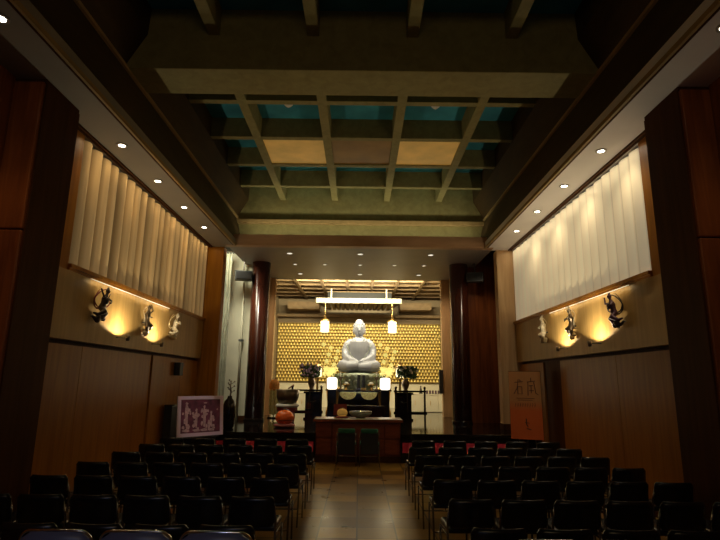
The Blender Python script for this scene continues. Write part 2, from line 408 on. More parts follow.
t = thing('side_drape', 'grey-green drape hanging in the left corner beside the plaster wall', 'drape', (-3.82, 14.7, .61))
bm = bmesh.new(); prev = None
for i in range(61):
    u = i / 60
    row = [bm.verts.new((-.2 + .32 * u, .05 * math.sin(u * 2 * PI * 4), z)) for z in (0, 4.7)]
    if prev: bm.faces.new((prev[0], row[0], row[1], prev[1]))
    prev = row
mb = MB(); mb.bm.free(); mb.bm = bm; mb.build('cloth', M['grey_curtain'], t, smooth=True)
MB().tube([(-.24, 0, 4.71), (.16, 0, 4.71)], .02).build('rod', M['black'], t)
t = thing('standpipe', 'thin grey vertical pipe against the plaster wall by the drape', 'pipe', (-3.42, 15.14, .6))
MB().tube([(0, 0, 0), (0, 0, 4.6)], .035).build('pipe', M['plaster'], t, smooth=True)
MB().box(-.06, .06, -.05, .1, 2.2, 2.26).build('bracket', M['dark_grey'], t)

# ------------------------------------------------------------------ lamps
def light(kind, name, loc, energy, col=(1, .82, .55), size=.1, rot=None, target=None, spot=None, blend=.8, sizey=None):
    d = bpy.data.lights.new(name, kind); d.energy = energy; d.color = col
    if kind == 'AREA':
        d.size = size
        if sizey: d.shape = 'RECTANGLE'; d.size_y = sizey
    else: d.shadow_soft_size = size
    if kind == 'SPOT': d.spot_size = math.radians(spot or 90); d.spot_blend = blend
    o = bpy.data.objects.new(name, d); C.objects.link(o); o.location = loc
    if target is not None:
        o.rotation_euler = (Vector(target) - Vector(loc)).to_track_quat('-Z', 'Y').to_euler()
    return o

def make_downlight(label, loc, lens, group, r=.055):
    t = thing('ceiling_downlight', label, 'downlight', loc, 0, group)
    MB().lathe([(r, -.012), (r + .03, -.012), (r + .03, 0), (r, 0), (r, -.012)], seg=20, cap=False).build('trim_ring', M['soffit'], t)
    MB().lathe([(.0001, -.010), (r, -.010), (r, -.002)], seg=20).build('lens', M[lens], t)
    return t
ORD = ['nearest', 'second nearest', 'middle', 'second farthest', 'farthest']
for s, nm in ((-1, 'left'), (1, 'right')):
    for i, y in enumerate((4.4, 7.16, 8.57, 9.97, 11.36)):
        x = s * (3.49 if i < 1 else 3.55)
        make_downlight('small round recessed downlight, %s in the line along the %s soffit' % (ORD[i], nm), (x, y, 5.1), 'lens', 'downlights in the %s soffit' % nm, .05)
        light('SPOT', 'lamp', (x, y, 5.06), (11 if s < 0 else 27) if i > 0 else 8, (1, .70, .34) if s < 0 else (1, .84, .6), .04, target=(s * 4.0, y, 2.6 if i > 0 else 0), spot=120, blend=1)
IX = {13.75: (-1.92, 0, 1.92), 15.1: (-1.93, -1.05, 0, 1.02, 1.9), 16.5: (-1.93, 0, 1.9)}
rowname = {13.75: 'front', 15.1: 'middle', 16.5: 'back'}
for y, xs in IX.items():
    for j, x in enumerate(xs):
        nm = ['first', 'second', 'third', 'fourth', 'fifth'][j]
        make_downlight('small recessed lamp, %s from left in the %s row of the inner ceiling' % (nm, rowname[y]), (x, y, 5.1), 'lens_dim', 'lamps in the inner ceiling', .07 if len(xs) == 3 else .05)
for x, nm in ((-1.45, 'left'), (1.45, 'right')):
    t = thing('ceiling_sensor', 'small white round fitting in the teal coffer nearest the big beam on the %s' % nm, 'ceiling fitting', (x, 9.35, 7.08))
    MB().lathe([(.09, 0), (.09, -.04), (.05, -.08), (.0001, -.09)], seg=16).build('body', M['white_cloth'], t, smooth=True)
    MB().lathe([(.025, -.085), (.025, -.10), (.0001, -.1)], seg=12).build('lens', M['white_cloth'], t)

# ------------------------------------------------------------------ wall figures (flying celestial carvings)
def celestial(label, loc, s, mats, pose):
    """figure on a swirling cloud; local x runs out of the wall, y along the wall, z up"""
    t = thing('celestial_carving', label, 'wall carving', loc, 0 if s < 0 else PI)
    body, scarf_m, cloud_m = mats
    f = pose.get('flip', 1); lean = pose.get('lean', 0); h = pose.get('h', 1)
    mb = MB()
    # hips, torso, neck, head, hair knot
    hip = Vector((.08, 0, -.06)); ch = Vector((.10, lean * .5, .09)); hd = Vector((.12, lean, .205 * h))
    mb.tube([hip, hip.lerp(ch, .5), ch, ch.lerp(hd, .55), hd], [.058, .042, .052, .02, .022], 10)
    mb.ball(hd, (.034, .03, .04)); mb.ball(hd + Vector((0, 0, .045)), .018); mb.ball(hd + Vector((.033, 0, -.004)), .008)
    # legs folded and trailing
    mb.tube([hip, (.15, -f * .05, -.12), (.09, -f * .13, -.17), (.06, -f * .2, -.15)], [.05, .042, .028, .014], 8)
    mb.tube([hip, (.12, f * .05, -.14), (.10, f * .0, -.21), (.08, -f * .07, -.22)], [.05, .04, .03, .016], 8)
    # arms
    for q, e, hh in pose['arms']:
        sh = ch + Vector((0, q * .05, .02))
        mb.tube([sh, Vector(e), Vector(hh)], [.022, .017, .012], 6); mb.ball(hh, .016)
    organic(mb, 'body', M[body], t, .008, 2)
    mb = MB()
    for ph in (0, 1):
        pts = []
        for i in range(22):
            u = i / 21; a = u * 2 * PI * .8 + ph * 2.2
            pts.append((.05 + .05 * math.sin(a * 1.3), lean * .6 + (.11 + .05 * u) * math.cos(a) * f, .13 + .14 * math.sin(a) * (1 - .2 * u) - .10 * u))
        mb.tube(pts, [.004 + .007 * math.sin(PI * i / 21) for i in range(22)], 6)
    mb.build('scarf', M[scarf_m], t, smooth=True)
    mb = MB()
    for i in range(9):
        a = random.random() * 6.28
        mb.ball((.06 + .04 * random.random(), -f * .02 + .075 * math.cos(a), -.23 + .035 * math.sin(a)), .028 + .018 * random.random(), 10, 6)
    mb.tube([(.07, -f * .03, -.22), (.06, -f * .12, -.235), (.05, -f * .19, -.20), (.04, -f * .25, -.21)], [.04, .03, .02, .006], 8)
    organic(mb, 'cloud', M[cloud_m], t, .01, 1)
    if pose.get('rays'):
        mb = MB()
        for a in (-.9, -.45, 0, .4, .85):
            p = Vector((.13, lean, .16)); e = p + Vector((.02, math.sin(a) * .13, math.cos(a) * .13))
            mb.tube([p, e], [.008, .004], 6); mb.ball(e, .011, 8, 6)
        mb.build('branch', M[scarf_m], t, smooth=True)
    if pose.get('lute'):
        mb = MB().ball((.15, lean * .3 - .02, .05), (.02, .04, .055)); mb.tube([(.15, lean * .3, .08), (.15, lean * .3 + .06, .17)], .006)
        mb.build('lute', M[cloud_m], t, smooth=True)
    MB().tube([(-.005, 0, -.06), (.07, 0, -.06)], .012).build('wall_bracket', M['black'], t)
    return t
A1 = [(1, (.17, .09, .06), (.19, .03, .02)), (-1, (.15, -.12, .10), (.13, -.17, .2))]
A2 = [(1, (.14, .10, .16), (.12, .06, .27)), (-1, (.14, -.10, .02), (.18, -.03, .03))]
A3 = [(1, (.18, .07, .07), (.2, .0, .06)), (-1, (.18, -.07, .05), (.2, .0, .03))]
XB = 3.93
celestial('black and dark red celestial figure on a pointed cloud, nearest carving on the left wall', (-XB, 7.73, 2.80), -1, ('fig_dark', 'fig_red', 'fig_dark'), dict(arms=A1, lean=.05, flip=1, lute=1))
celestial('celestial figure with curling pale scarf and dark cloud, middle carving on the left wall', (-XB, 9.41, 2.77), -1, ('bronze', 'fig_pale', 'fig_pale'), dict(arms=A2, lean=-.02, flip=-1))
celestial('pale slender celestial figure, farthest carving on the left wall', (-XB, 10.86, 2.80), -1, ('fig_pale', 'fig_gold', 'fig_gold'), dict(arms=A3, lean=.02, flip=1))
celestial('pale slender celestial figure, farthest carving on the right wall', (XB, 10.87, 2.82), 1, ('fig_pale', 'fig_gold', 'fig_pale'), dict(arms=A2, lean=.0, flip=1))
celestial('celestial figure holding spreading branches over gilt cloud, middle carving on the right wall', (XB, 9.42, 2.80), 1, ('bronze', 'fig_pale', 'fig_gold'), dict(arms=A3, lean=.03, flip=1, rays=1))
celestial('dark purple celestial figure on a trailing cloud, nearest carving on the right wall', (XB, 7.81, 2.82), 1, ('fig_purple', 'fig_dark', 'fig_dark'), dict(arms=A1, lean=-.03, flip=-1, lute=1))
for s, nm, ys in ((-1, 'left', (8.46, 9.93)), (1, 'right', (8.49, 9.87))):
    for j, y in enumerate(ys):
        t = thing('small_uplight', 'small bronze uplight low on the %s wall between %s' % (nm, ('the nearest and middle carvings', 'the middle and farthest carvings')[j]), 'uplight', (s * 3.93, y, 2.36), 0 if s < 0 else PI)
        MB().tube([(-.004, 0, 0), (.17, 0, 0)], .008).build('arm', M['black'], t)
        MB().lathe([(.028, -.05), (.034, .0), (.036, .035), (.028, .035), (.024, .01), (.0001, .01)], (.19, 0, 0), 14).build('lamp_head', M['bronze'], t, smooth=True)
        light('SPOT', 'lamp', (s * 3.65, y, 2.42), 40, (1, .86, .58), .03, target=(s * 3.84, y, 3.0), spot=150, blend=.12)
    light('AREA', 'lamp', (s * 3.80, 9.95, 5.065), 9 if s < 0 else 11, (1, .76, .42) if s < 0 else (1, .88, .66), 6.1, target=(s * 3.90, 9.95, 4.4), sizey=.02)
    light('AREA', 'lamp', (s * 3.87, 9.05, 3.12), 2.2, (1, .78, .42), 3.2, target=(s * 3.96, 9.05, 2.9), sizey=.02)
    # slim light shelf line under the ledge
    t = thing('light_strip', 'thin bright light strip under the ledge above the %s wall carvings' % nm, 'light strip', (s * 3.918, 7.45, 3.14))
    MB().box(-.007, .007, 0, 3.2, -.012, -.002).build('tube', M['strip'], t)
    MB().box(-.008, .01, 0, 3.2, -.002, .002).build('channel', M['brass'], t)

# ------------------------------------------------------------------ speakers
def speaker(label, x, y, z, s):
    t = thing('ceiling_speaker', label, 'speaker', (x, y, z), s * .25)
    MB().box(-.24, .24, -.14, .14, -.30, -.04).build('cabinet', M['dark_grey'], t, bevel=.012)
    MB().box(-.21, .21, -.155, -.14, -.27, -.07).build('grille', M['black'], t)
    mb = MB().tube([(0, 0, -.04), (0, 0, .3)], .02); mb.tube([(-.26, 0, -.2), (-.26, 0, -.02), (.26, 0, -.02), (.26, 0, -.2)], .012)
    mb.build('bracket', M['steel_dark'], t)
    return t
speaker('dark box speaker hanging by the left round column above the plaster wall', -3.36, 14.75, 4.82, 1)
speaker('dark box speaker hanging to the right of the right round column', 3.33, 14.75, 4.85, -1)
t = thing('wall_speaker', 'small dark box mounted on the left wall panelling below the carvings', 'speaker', (-4.0, 11.55, 1.93))
MB().box(0.01, .14, -.11, .11, -.14, .14).build('cabinet', M['black'], t, bevel=.01)
MB().box(0, .01, -.04, .04, -.05, .05).build('mount', M['steel_dark'], t)

# ------------------------------------------------------------------ chairs
def backrest(w, z0, z1, bend=.035, round_=.03, thick=.03, tilt=.05):
    """curved padded back; local y = 0 at the rear"""
    bm = bmesh.new(); nx, nz = 10, 8
    def P(i, j, side):
        u = i / nx * 2 - 1; v = j / nz
        # rounded outline by shrinking width near top/bottom
        z = z0 + (z1 - z0) * v
        d = min(z - z0, z1 - z); c = 1
        if d < round_: c = 1 - (round_ - math.sqrt(max(0, round_ ** 2 - (round_ - d) ** 2))) / (w / 2)
        x = u * w / 2 * c
        y = -bend * (1 - (1 - u * u)) * -1 * -1
        y = bend * (u * u) - tilt * v
        return (x, y + side * thick * (1 - .55 * max(abs(u) ** 6, abs(2 * v - 1) ** 6)), z)
    f = [[bm.verts.new(P(i, j, .5)) for j in range(nz + 1)] for i in range(nx + 1)]
    b = [[bm.verts.new(P(i, j, -.5)) for j in range(nz + 1)] for i in range(nx + 1)]
    for i in range(nx):
        for j in range(nz):
            bm.faces.new((f[i][j], f[i + 1][j], f[i + 1][j + 1], f[i][j + 1])); bm.faces.new((b[i][j], b[i][j + 1], b[i + 1][j + 1], b[i + 1][j]))
    for i in range(nx):
        bm.faces.new((f[i][0], b[i][0], b[i + 1][0], f[i + 1][0])); bm.faces.new((f[i][nz], f[i + 1][nz], b[i + 1][nz], b[i][nz]))
    for j in range(nz):
        bm.faces.new((f[0][j], f[0][j + 1], b[0][j + 1], b[0][j])); bm.faces.new((f[nx][j], b[nx][j], b[nx][j + 1], f[nx][j + 1]))
    mb = MB(); mb.bm.free(); mb.bm = bm; return mb
def make_chair(name, vinyl, w=.40, top=.72, rim=False, label='', metal='steel_dark'):
    t = thing(name, label, 'chair')
    z0 = .47 if not rim else .50
    if name == 'altar_chair': z0 = .655
    backrest(w, z0, top, round_=.025 if not rim else .07).build('backrest', M[vinyl], t, smooth=True)
    if name == 'altar_chair': MB().box(-.18, .18, .0, .02, .24, .655).build('back_panel', M['black'], t, bevel=.006)
    MB().box(-.2, .2, .06, .46, .415, .465).build('seat', M[vinyl], t, bevel=.018)
    for sx in (-1, 1):
        x = sx * .205
        MB().tube([(x, .44, 0), (x, .43, .40)], .011, 6).build('leg', M[metal], t, smooth=True)
        MB().tube([(x, -.02, 0), (x, .05, .40), (x, .04, .52), (sx * .19, .0, .66)], .011, 6).build('leg', M[metal], t, smooth=True)
        MB().tube([(x, .43, .40), (x, .05, .40)], .010, 6).build('side_rail', M[metal], t, smooth=True)
    MB().tube([(-.205, .01, .2), (.205, .01, .2)], .008, 6).build('stretcher', M[metal], t, smooth=True)
    if rim:
        pts = []
        hw = w / 2 + .006; r = .075
        for a in range(0, 7): pts.append((-hw + r - r * math.cos(a / 6 * PI / 2), 0, top + .004 - r + r * math.sin(a / 6 * PI / 2)))
        pts = [(-hw, .03, z0)] + pts + [(-p[0], p[1], p[2]) for p in pts[::-1]] + [(hw, .03, z0)]
        pts2 = []
        for p in pts:
            u = p[0] / (w / 2); v = (p[2] - z0) / (top - z0)
            pts2.append((p[0], .035 * u * u - .05 * v, p[2]))
        MB().tube(pts2, .008, 6)  .build('back_rim', M['chrome_bright'], t, smooth=True)
    return t
O9 = ['first', 'second', 'third', 'fourth', 'fifth', 'sixth', 'seventh', 'eighth']
proto = make_chair('stacking_chair', 'vinyl', metal='chrome'); km = make_kidmap(proto); used = False
rows = [3.95 + .92 * k for k in range(7)]
for s, nm in ((-1, 'left'), (1, 'right')):
    for k_, y in enumerate(rows):
        last = k_ == 6
        p, n, x0 = (.545, 5, .79) if last else (.463, 6, .69)
        if s > 0: x0 += .08
        for j in range(n):
            c = proto if not used else copy_tree(proto, km)
            used = True
            c.location = (s * (x0 + p * (j + .5)), y + .02, 0); c.rotation_euler = (0, 0, random.uniform(-.03, .03))
            c['label'] = 'black chair, %s from the aisle in the %s, %s block' % (O9[j], 'front row by the platform' if last else '%s row from the back' % O9[k_ + 1], nm)
            c['group'] = 'black chairs in the %s block' % nm
for s, nm, x0, vin, yy in ((-1, 'left', -1.91, 'vinyl_blue', 3.22), (1, 'right', .85, 'vinyl', 3.13)):
    p0 = make_chair('padded_chair', vin, .40, .87, True, metal='chrome'); km2 = make_kidmap(p0)
    for j in range(3):
        c = p0 if j == 0 else copy_tree(p0, km2)
        c.location = (x0 + .20 + j * .455, yy, 0)
        q = j if s > 0 else 2 - j
        c['label'] = '%s chair with rounded back, %s from the aisle in the rearmost row, %s' % ('slate-blue sheened' if s < 0 else 'black', O9[q], nm)
        c['group'] = 'rounded chairs in the rearmost row on the %s' % nm
p1 = make_chair('altar_chair', 'vinyl_green', .36, .75, False, metal='chrome'); km3 = make_kidmap(p1)
for j, (x, nm) in enumerate(((-.24, 'left'), (.24, 'right'))):
    c = p1 if j == 0 else copy_tree(p1, km3)
    c.location = (x, 11.3, 0)
    c['label'] = 'dark green-backed chair at the altar desk, %s of the pair' % nm; c['group'] = 'pair of chairs at the altar desk'

# ------------------------------------------------------------------ altar desk and things on it
t = thing('altar_desk', 'red-brown wooden altar desk at the end of the aisle', 'desk', (0, 12.2, 0))
MB().box(-.98, .98, -.42, .42, .84, .895).build('desktop', M['red_wood'], t, bevel=.008)
mb = MB().box(-.93, .93, -.34, .36, .12, .84); mb.build('carcass', M['red_wood'], t, bevel=.006)
for j, (a, b) in enumerate(((-.91, -.58), (-.56, .56), (.58, .91))):
    MB().box(a, b, -.365, -.34, .50, .82).build('upper_panel', M['red_wood'], t, bevel=.006)
    MB().box(a, b, -.365, -.34, .16, .48).build('lower_panel', M['red_wood'], t, bevel=.006)
MB().box(-.95, .95, -.36, .38, 0, .12).build('plinth', M['pillar_dark'], t)
cl = MB().box(-.96, .96, -.40, -.27, .896, .903)
for i in range(46):
    x = -.95 + i * 1.9 / 45
    cl.ball((x, -.405, .897), (.013, .01, .016), 6, 4)
t2 = cl.build('altar_cloth', M['white_cloth']); t2.location = (0, 12.2, 0)
tag(t2, 'white runner with a beaded front edge along the altar desk', 'cloth')
t = thing('incense_burner', 'wide silver-grey incense bowl in the middle of the altar desk', 'incense burner', (.05, 12.15, .904))
MB().lathe([(.10, 0), (.12, .02), (.2, .05), (.25, .10), (.255, .13), (.23, .13), (.2, .09), (.0001, .08)], seg=28).build('bowl', M['bronze_green'], t, smooth=True)
mb = MB().lathe([(.225, .128), (.25, .15), (.262, .13), (.24, .12), (.225, .128)], seg=28, cap=False)
mb.build('rim', M['chrome'], t, smooth=True)
def mokugyo(label, loc, r, mat='orange', cush='cushion'):
    t = thing('wooden_fish_drum', label, 'drum', loc, .3)
    MB().lathe([(.0001, 0), (r * .95, .0), (r * 1.15, r * .12), (r * 1.12, r * .25), (r * .8, r * .33), (.0001, r * .34)], seg=24).build('cushion', M[cush], t, smooth=True)
    mb = MB().ball((0, 0, r * .95), (r, r * .85, r * .78), 24, 16)
    o = organic(mb, 'body', M[mat], t, r * .06, 1)
    mb = MB().box(-r * .8, r * .8, -r * .9, -r * .7, r * .68, r * .73); mb.tube([(-r * .3, 0, r * 1.6), (0, 0, r * 1.85), (r * .3, 0, r * 1.6)], r * .12, 8)
    mb.build('handle', M['lacquer_red'], t)
    return t
mokugyo('small orange-brown wooden fish drum at the left of the incense bowl', (-.36, 12.1, .904), .12, 'wood_lamp', 'cushion')
t = thing('sutra_stand', 'dark book rest behind the wooden fish drum on the altar desk', 'book rest', (-.42, 12.42, .9))
mb = MB().box(-.15, .15, -.02, .02, .04, .3, Matrix.Rotation(-.3, 4, 'X')); mb.build('board', M['fig_red'], t)
MB().box(-.13, .13, -.06, .12, 0, .04).build('foot', M['lacquer'], t)

# left side instruments on the platform
mokugyo('large glossy vermilion wooden fish drum on a pink cushion by the left column', (-1.80, 13.2, .61), .23)
t = thing('bowl_gong', 'large dark bronze bowl gong on a red stand behind the vermilion drum', 'gong', (-1.93, 14.6, .6))
MB().lathe([(.12, .47), (.24, .52), (.30, .65), (.31, .86), (.29, .87), (.27, .7), (.0001, .6)], seg=30).build('bowl', M['bronze'], t, smooth=True)
MB().lathe([(.0001, .40), (.26, .40), (.33, .44), (.28, .49), (.0001, .5)], seg=24).build('cushion', M['white_cloth'], t, smooth=True)
mb = MB().lathe([(.28, .3), (.28, .40), (.0001, .4)], seg=24)
mb.build('stand_top', M['fig_red'], t)
for a in range(4):
    x, y = .22 * math.cos(a * PI / 2 + .78), .22 * math.sin(a * PI / 2 + .78)
    MB().tube([(x, y, .32), (x * 1.15, y * 1.15, .15), (x, y, 0)], .02, 8).build('leg', M['fig_red'], t)
MB().tube([(.05, -.3, .9), (.2, -.33, 1.0)], .018).build('striker', M['fig_red'], t)
t = thing('brocade_banner_stand', 'yellow brocade cloth with an orange top hung on a stand beside the left column', 'cloth stand', (-2.56, 16.2, .6)); t.scale = (.8, .8, .88)
MB().tube([(0, .06, 0), (0, .06, 1.2)], .025).build('pole', M['lacquer'], t)
MB().box(-.2, .2, -.1, .22, 0, .04).build('base', M['lacquer'], t)
mb = MB().lathe([(.17, .92), (.20, 1.0), (.19, 1.15), (.12, 1.28), (.0001, 1.3)], (0, .02, 0), 20, 1, .7); mb.build('cloth_hood', M['orange_cloth'], t, smooth=True)
bm = bmesh.new(); prev = None
for i in range(31):
    u = i / 30
    row = [bm.verts.new((-.16 + .34 * u + .05 * (1 - v) * u, -.08 + .03 * math.sin(u * 16), .12 + .85 * v)) for v in (0, .5, 1)]
    if prev:
        for a in range(2): bm.faces.new((prev[a], row[a], row[a + 1], prev[a + 1]))
    prev = row
mb = MB(); mb.bm.free(); mb.bm = bm; mb.build('cloth', M['yellow_cloth'], t, smooth=True)

# crimson cloth on the platform front
for s, nm in ((-1, 'left'), (1, 'right')):
    bm = bmesh.new(); prev = None
    for i in range(121):
        u = i / 120; x = s * (.96 + 2.5 * u)
        row = [bm.verts.new((x, 11.73 + .012 * math.sin(u * 90), z)) for z in (.22, .43)]
        if prev: bm.faces.new((prev[0], row[0], row[1], prev[1]))
        prev = row
    mb = MB(); mb.bm.free(); mb.bm = bm
    o = mb.build('hanging_cloth', M['pink_cloth'])
    tag(o, 'crimson pink cloth hanging along the %s front of the platform' % nm, 'cloth')

# ------------------------------------------------------------------ railings, pedestals, vases
for s, nm in ((-1, 'left'), (1, 'right')):
    t = thing('altar_railing', 'black lacquered railing before the %s flower vase' % nm, 'railing', (s * 1.5, 15.5, .6))
    MB().tube([(-.48, 0, .84), (.46, 0, .84)], .025, 8).build('rail', M['lacquer'], t)
    MB().box(-.48, .48, -.03, .03, .19, .27).build('rail', M['lacquer'], t)
    MB().box(-.45, .45, -.02, .02, .40, .42).build('rail', M['lacquer'], t) if False else None
    for x in (-.42, .42):
        mb = MB().tube([(x, 0, 0), (x, 0, .92)], .03, 8); mb.ball((x, 0, .94), .04, 8, 6); mb.build('post', M['lacquer'], t)
    MB().tube([(-s * .08, 0, 0), (-s * .08, 0, .84)], .012, 8).build('post', M['lacquer'], t)
    t = thing('flower_pedestal', 'tall black lacquer pedestal under the %s flower arrangement' % nm, 'pedestal', (s * 1.36, 16.1, .6))
    MB().box(-.22, .22, -.2, .2, .05, .74).build('body', M['lacquer'], t, bevel=.01)
    MB().box(-.27, .27, -.25, .25, .74, .80).build('top', M['lacquer'], t, bevel=.01)
    MB().box(-.26, .26, -.24, .24, 0, .05).build('foot', M['lacquer'], t)
    MB().tube([(-.1, -.215, .55), (-.04, -.22, .5), (.04, -.22, .5), (.1, -.215, .55)], .01).build('fitting', M['chrome'], t)
    t = thing('flower_vase', ('vase of mauve and white flowers on the left black pedestal', 'vase of dark green foliage and white flowers on the right black pedestal')[s > 0], 'flowers', (s * 1.42, 16.1, 1.4))
    MB().lathe([(.07, 0), (.1, .02), (.06, .08), (.11, .22), (.12, .3), (.08, .36), (.1, .4)], seg=20).build('vase', M['bronze'], t, smooth=True)
    mb = MB()
    for i in range(330):
        a = random.random() * 6.28; r_ = .30 * math.sqrt(random.random()); z = .42 + .34 * random.random()
        c = Vector((r_ * math.cos(a) + s * .05, r_ * math.sin(a) * .8, z)); q = Euler((random.random() * 3, random.random() * 3, a)).to_matrix()
        mb.poly([c + q @ Vector(p) for p in ((0, -.07, 0), (.03, 0, .006), (0, .07, 0), (-.03, 0, .006))])
    for i in range(7):
        a = random.random() * 6.28; mb.tube([(0, 0, .36), (.25 * math.cos(a), .2 * math.sin(a), .62)], .006, 5)
    mb.build('foliage', M['leaf'], t)
    mb = MB()
    for i in range(34 if s < 0 else 9):
        a = random.random() * 6.28; r_ = .33 * math.sqrt(random.random())
        mb.ball((r_ * math.cos(a) + s * .05, -.22 - .10 * random.random() + .3 * abs(r_ * math.cos(a)), .45 + .36 * random.random()), .036, 7, 5)
    mb.build('blossoms', M['flower_purple' if s < 0 else 'flower_white'], t)
    # white pagoda-shaped lamp behind flowers
    t = thing('pagoda_lamp', 'pale pagoda-roofed lamp standing behind the %s flowers' % nm, 'lamp', (s * 1.32, 17.0, .6))
    MB().lathe([(.16, 0), (.16, .05), (.04, .1), (.035, 1.2), (.09, 1.24)], seg=16).build('stem', M['brass'], t, smooth=True)
    MB().lathe([(.10, 1.24), (.13, 1.28), (.13, 1.5), (.09, 1.54)], seg=8).build('lamp_body', M['lantern'], t)
    MB().lathe([(.22, 1.52), (.19, 1.56), (.08, 1.64), (.03, 1.72), (.0001, 1.8)], seg=8).build('roof', M['brass'], t)
    # square white lamps
    t = thing('square_lamp', 'glowing white square lamp on a dark stand to the %s of the altar table' % nm, 'lamp', (s * .82, 16.5, .6))
    MB().box(-.155, .155, -.155, .155, .86, 1.22).build('shade', M['lamp_white'], t, bevel=.06)
    MB().box(-.19, .19, -.19, .19, .82, .86).build('lower_frame', M['lacquer'], t); MB().box(-.18, .18, -.18, .18, 1.22, 1.235).build('upper_frame', M['lacquer'], t)
    MB().box(-.13, .13, -.13, .13, .0, .82).build('stand', M['lacquer'], t, bevel=.01)
    # tall gilded lotus ornament
    t = thing('gilded_lotus_spray', 'tall gilded lotus spray on the %s side of the big Buddha' % nm, 'altar ornament', (s * .98, 18.2, .6))
    MB().lathe([(.12, 0), (.14, .05), (.07, .3), (.13, .9), (.15, 1.1), (.1, 1.2)], seg=20).build('vase', M['brass'], t, smooth=True)
    mb = MB(); mb2 = MB()
    for i in range(9):
        a = (i - 4) * .085; h_ = 2.35 - (i * 7 % 9) * .115
        e = Vector((math.sin(a) * .75, .08 * math.sin(i * 2), h_))
        mb.tube([(0, 0, 1.15), (math.sin(a) * .25, 0, 1.5), e], .009, 5)
        for q in range(7):
            an = q * 2 * PI / 7
            d = Vector((math.cos(an), 0, math.sin(an)))
            mb2.poly([e, e + d * .05 + Vector((-d.z, -.02, d.x)) * .02, e + d * .095, e + d * .05 + Vector((d.z, .02, -d.x)) * .02])
        lf = Vector((math.sin(a) * .55, -.03, 1.35 + .08 * (i % 3)))
        for q in range(5):
            an = q * 1.1 + .4; d = Vector((math.cos(an), 0, math.sin(an)))
            mb2.poly([lf, lf + d * .06 + Vector((-d.z, -.02, d.x)) * .03, lf + d * .11, lf + d * .06 + Vector((d.z, .02, -d.x)) * .03])
    mb.build('stems', M['gold'], t); mb2.build('blossoms', M['gold_bright'], t)

# dark cupboard block and vase on the left of the platform
t = thing('dark_cabinet', 'narrow dark upright cabinet against the left wall beside the framed picture', 'cabinet', (-3.9, 11.35, 0))
MB().box(-.06, .1, -.38, .35, 0, 1.17).build('carcass', M['black'], t, bevel=.01)
MB().box(-.06, .11, -.39, .36, 1.17, 1.2).build('top', M['lacquer'], t, bevel=.005)
t = thing('branch_vase', 'tall black vase holding a bronze branch, right of the framed picture', 'vase', (-3.06, 12.75, .6))
MB().lathe([(.10, 0), (.13, .03), (.15, .2), (.15, .5), (.12, .62), (.06, .68), (.05, .72), (.06, .74)], seg=24).build('body', M['lacquer'], t, smooth=True)
mb = MB().tube([(0, 0, .7), (.02, 0, .85), (-.01, 0, .98), (.02, 0, 1.1)], [.02, .018, .014, .008], 8)
for i in range(8):
    z = .8 + i * .035; a = i * 2.1
    mb.tube([(.01, 0, z), (.09 * math.cos(a), .06 * math.sin(a), z + .06)], [.01, .005], 6); mb.ball((.09 * math.cos(a), .06 * math.sin(a), z + .06), .02, 8, 5)
mb.build('branch', M['bronze'], t, smooth=True)

# ------------------------------------------------------------------ framed picture
M['mural'] = plain('purple red print', (.15, .03, .07), .5, noise=.5, nscale=7)
M['mural_fig'] = plain('pale pink print figures', (.60, .40, .42), .6, noise=.3, nscale=20)
M['frame_pink'] = plain('pale pink mount', (.80, .62, .76), .5)
pa, pb = Vector((-3.62, 10.9 + .95, .6)), Vector((-3.12, 12.25, .6))
# left edge nearer the camera; leans slightly back
pa = Vector((-3.58, 10.75, .58)); pb = Vector((-2.86, 11.50, .58))
W_ = (pb - pa).length; ang = math.atan2(pb.y - pa.y, pb.x - pa.x)
t = thing('framed_picture', 'wide framed purple picture of pale figures on an easel before the platform', 'picture', pa, ang)
R_ = Matrix.Rotation(-.10, 4, 'X')
H_ = .80
mb = MB()
def ring(x0, x1, z0, z1, y): return [mb.bm.verts.new(R_ @ Vector(p)) for p in ((x0, y, z0), (x1, y, z0), (x1, y, z1), (x0, y, z1))]
r1, r2, r3, r4 = ring(0, W_, 0, H_, .03), ring(0, W_, 0, H_, 0), ring(.07, W_ - .07, .07, H_ - .07, 0), ring(.07, W_ - .07, .07, H_ - .07, .03)
for q1, q2 in ((r1, r2), (r2, r3), (r3, r4), (r4, r1)):
    for i in range(4): mb.bm.faces.new((q1[i], q1[(i + 1) % 4], q2[(i + 1) % 4], q2[i]))
mb.build('frame', M['frame_pink'], t)
MB().box(.07, W_ - .07, .012, .02, .07, H_ - .07, R_).build('print', M['mural'], t)
MB().box(0, W_, .03, .045, 0, H_, R_).build('back_board', M['black'], t)
def blob(cx, cz, rx, rz, y=.009, n=9):
    mb.poly([R_ @ Vector((cx + rx * math.cos(i * 2 * PI / n) * random.uniform(.7, 1.15), y, cz + rz * math.sin(i * 2 * PI / n) * random.uniform(.7, 1.15))) for i in range(n)])
for cx, hh, wd in ((.2, .55, .08), (.42, .42, .07), (.60, .48, .08), (.76, .36, .06)):
    mb = MB(); yy = .0095
    blob(cx, .1 + hh, .03, .035, yy); blob(cx, .12 + hh / 2, wd * .45, hh / 2, yy - .0001)
    for q in range(12):
        blob(cx + random.uniform(-1.1, 1.1) * wd, .13 + random.random() * (hh - .08), random.uniform(.02, .045), random.uniform(.02, .055), yy); yy -= .0002
    blob(cx, .12, .09, .03, yy)
    bmesh.ops.transform(mb.bm, matrix=Matrix(), verts=mb.bm.verts)
    mb.build('painted_figure', M['mural_fig'], t)
mb = MB(); blob(.62, .66, .05, .012, .009); mb.build('painted_cloud', M['mural_fig'], t)
mb = MB(); blob(.9, .52, .018, .02, .009); mb.build('painted_blossom', M['mural_fig'], t)
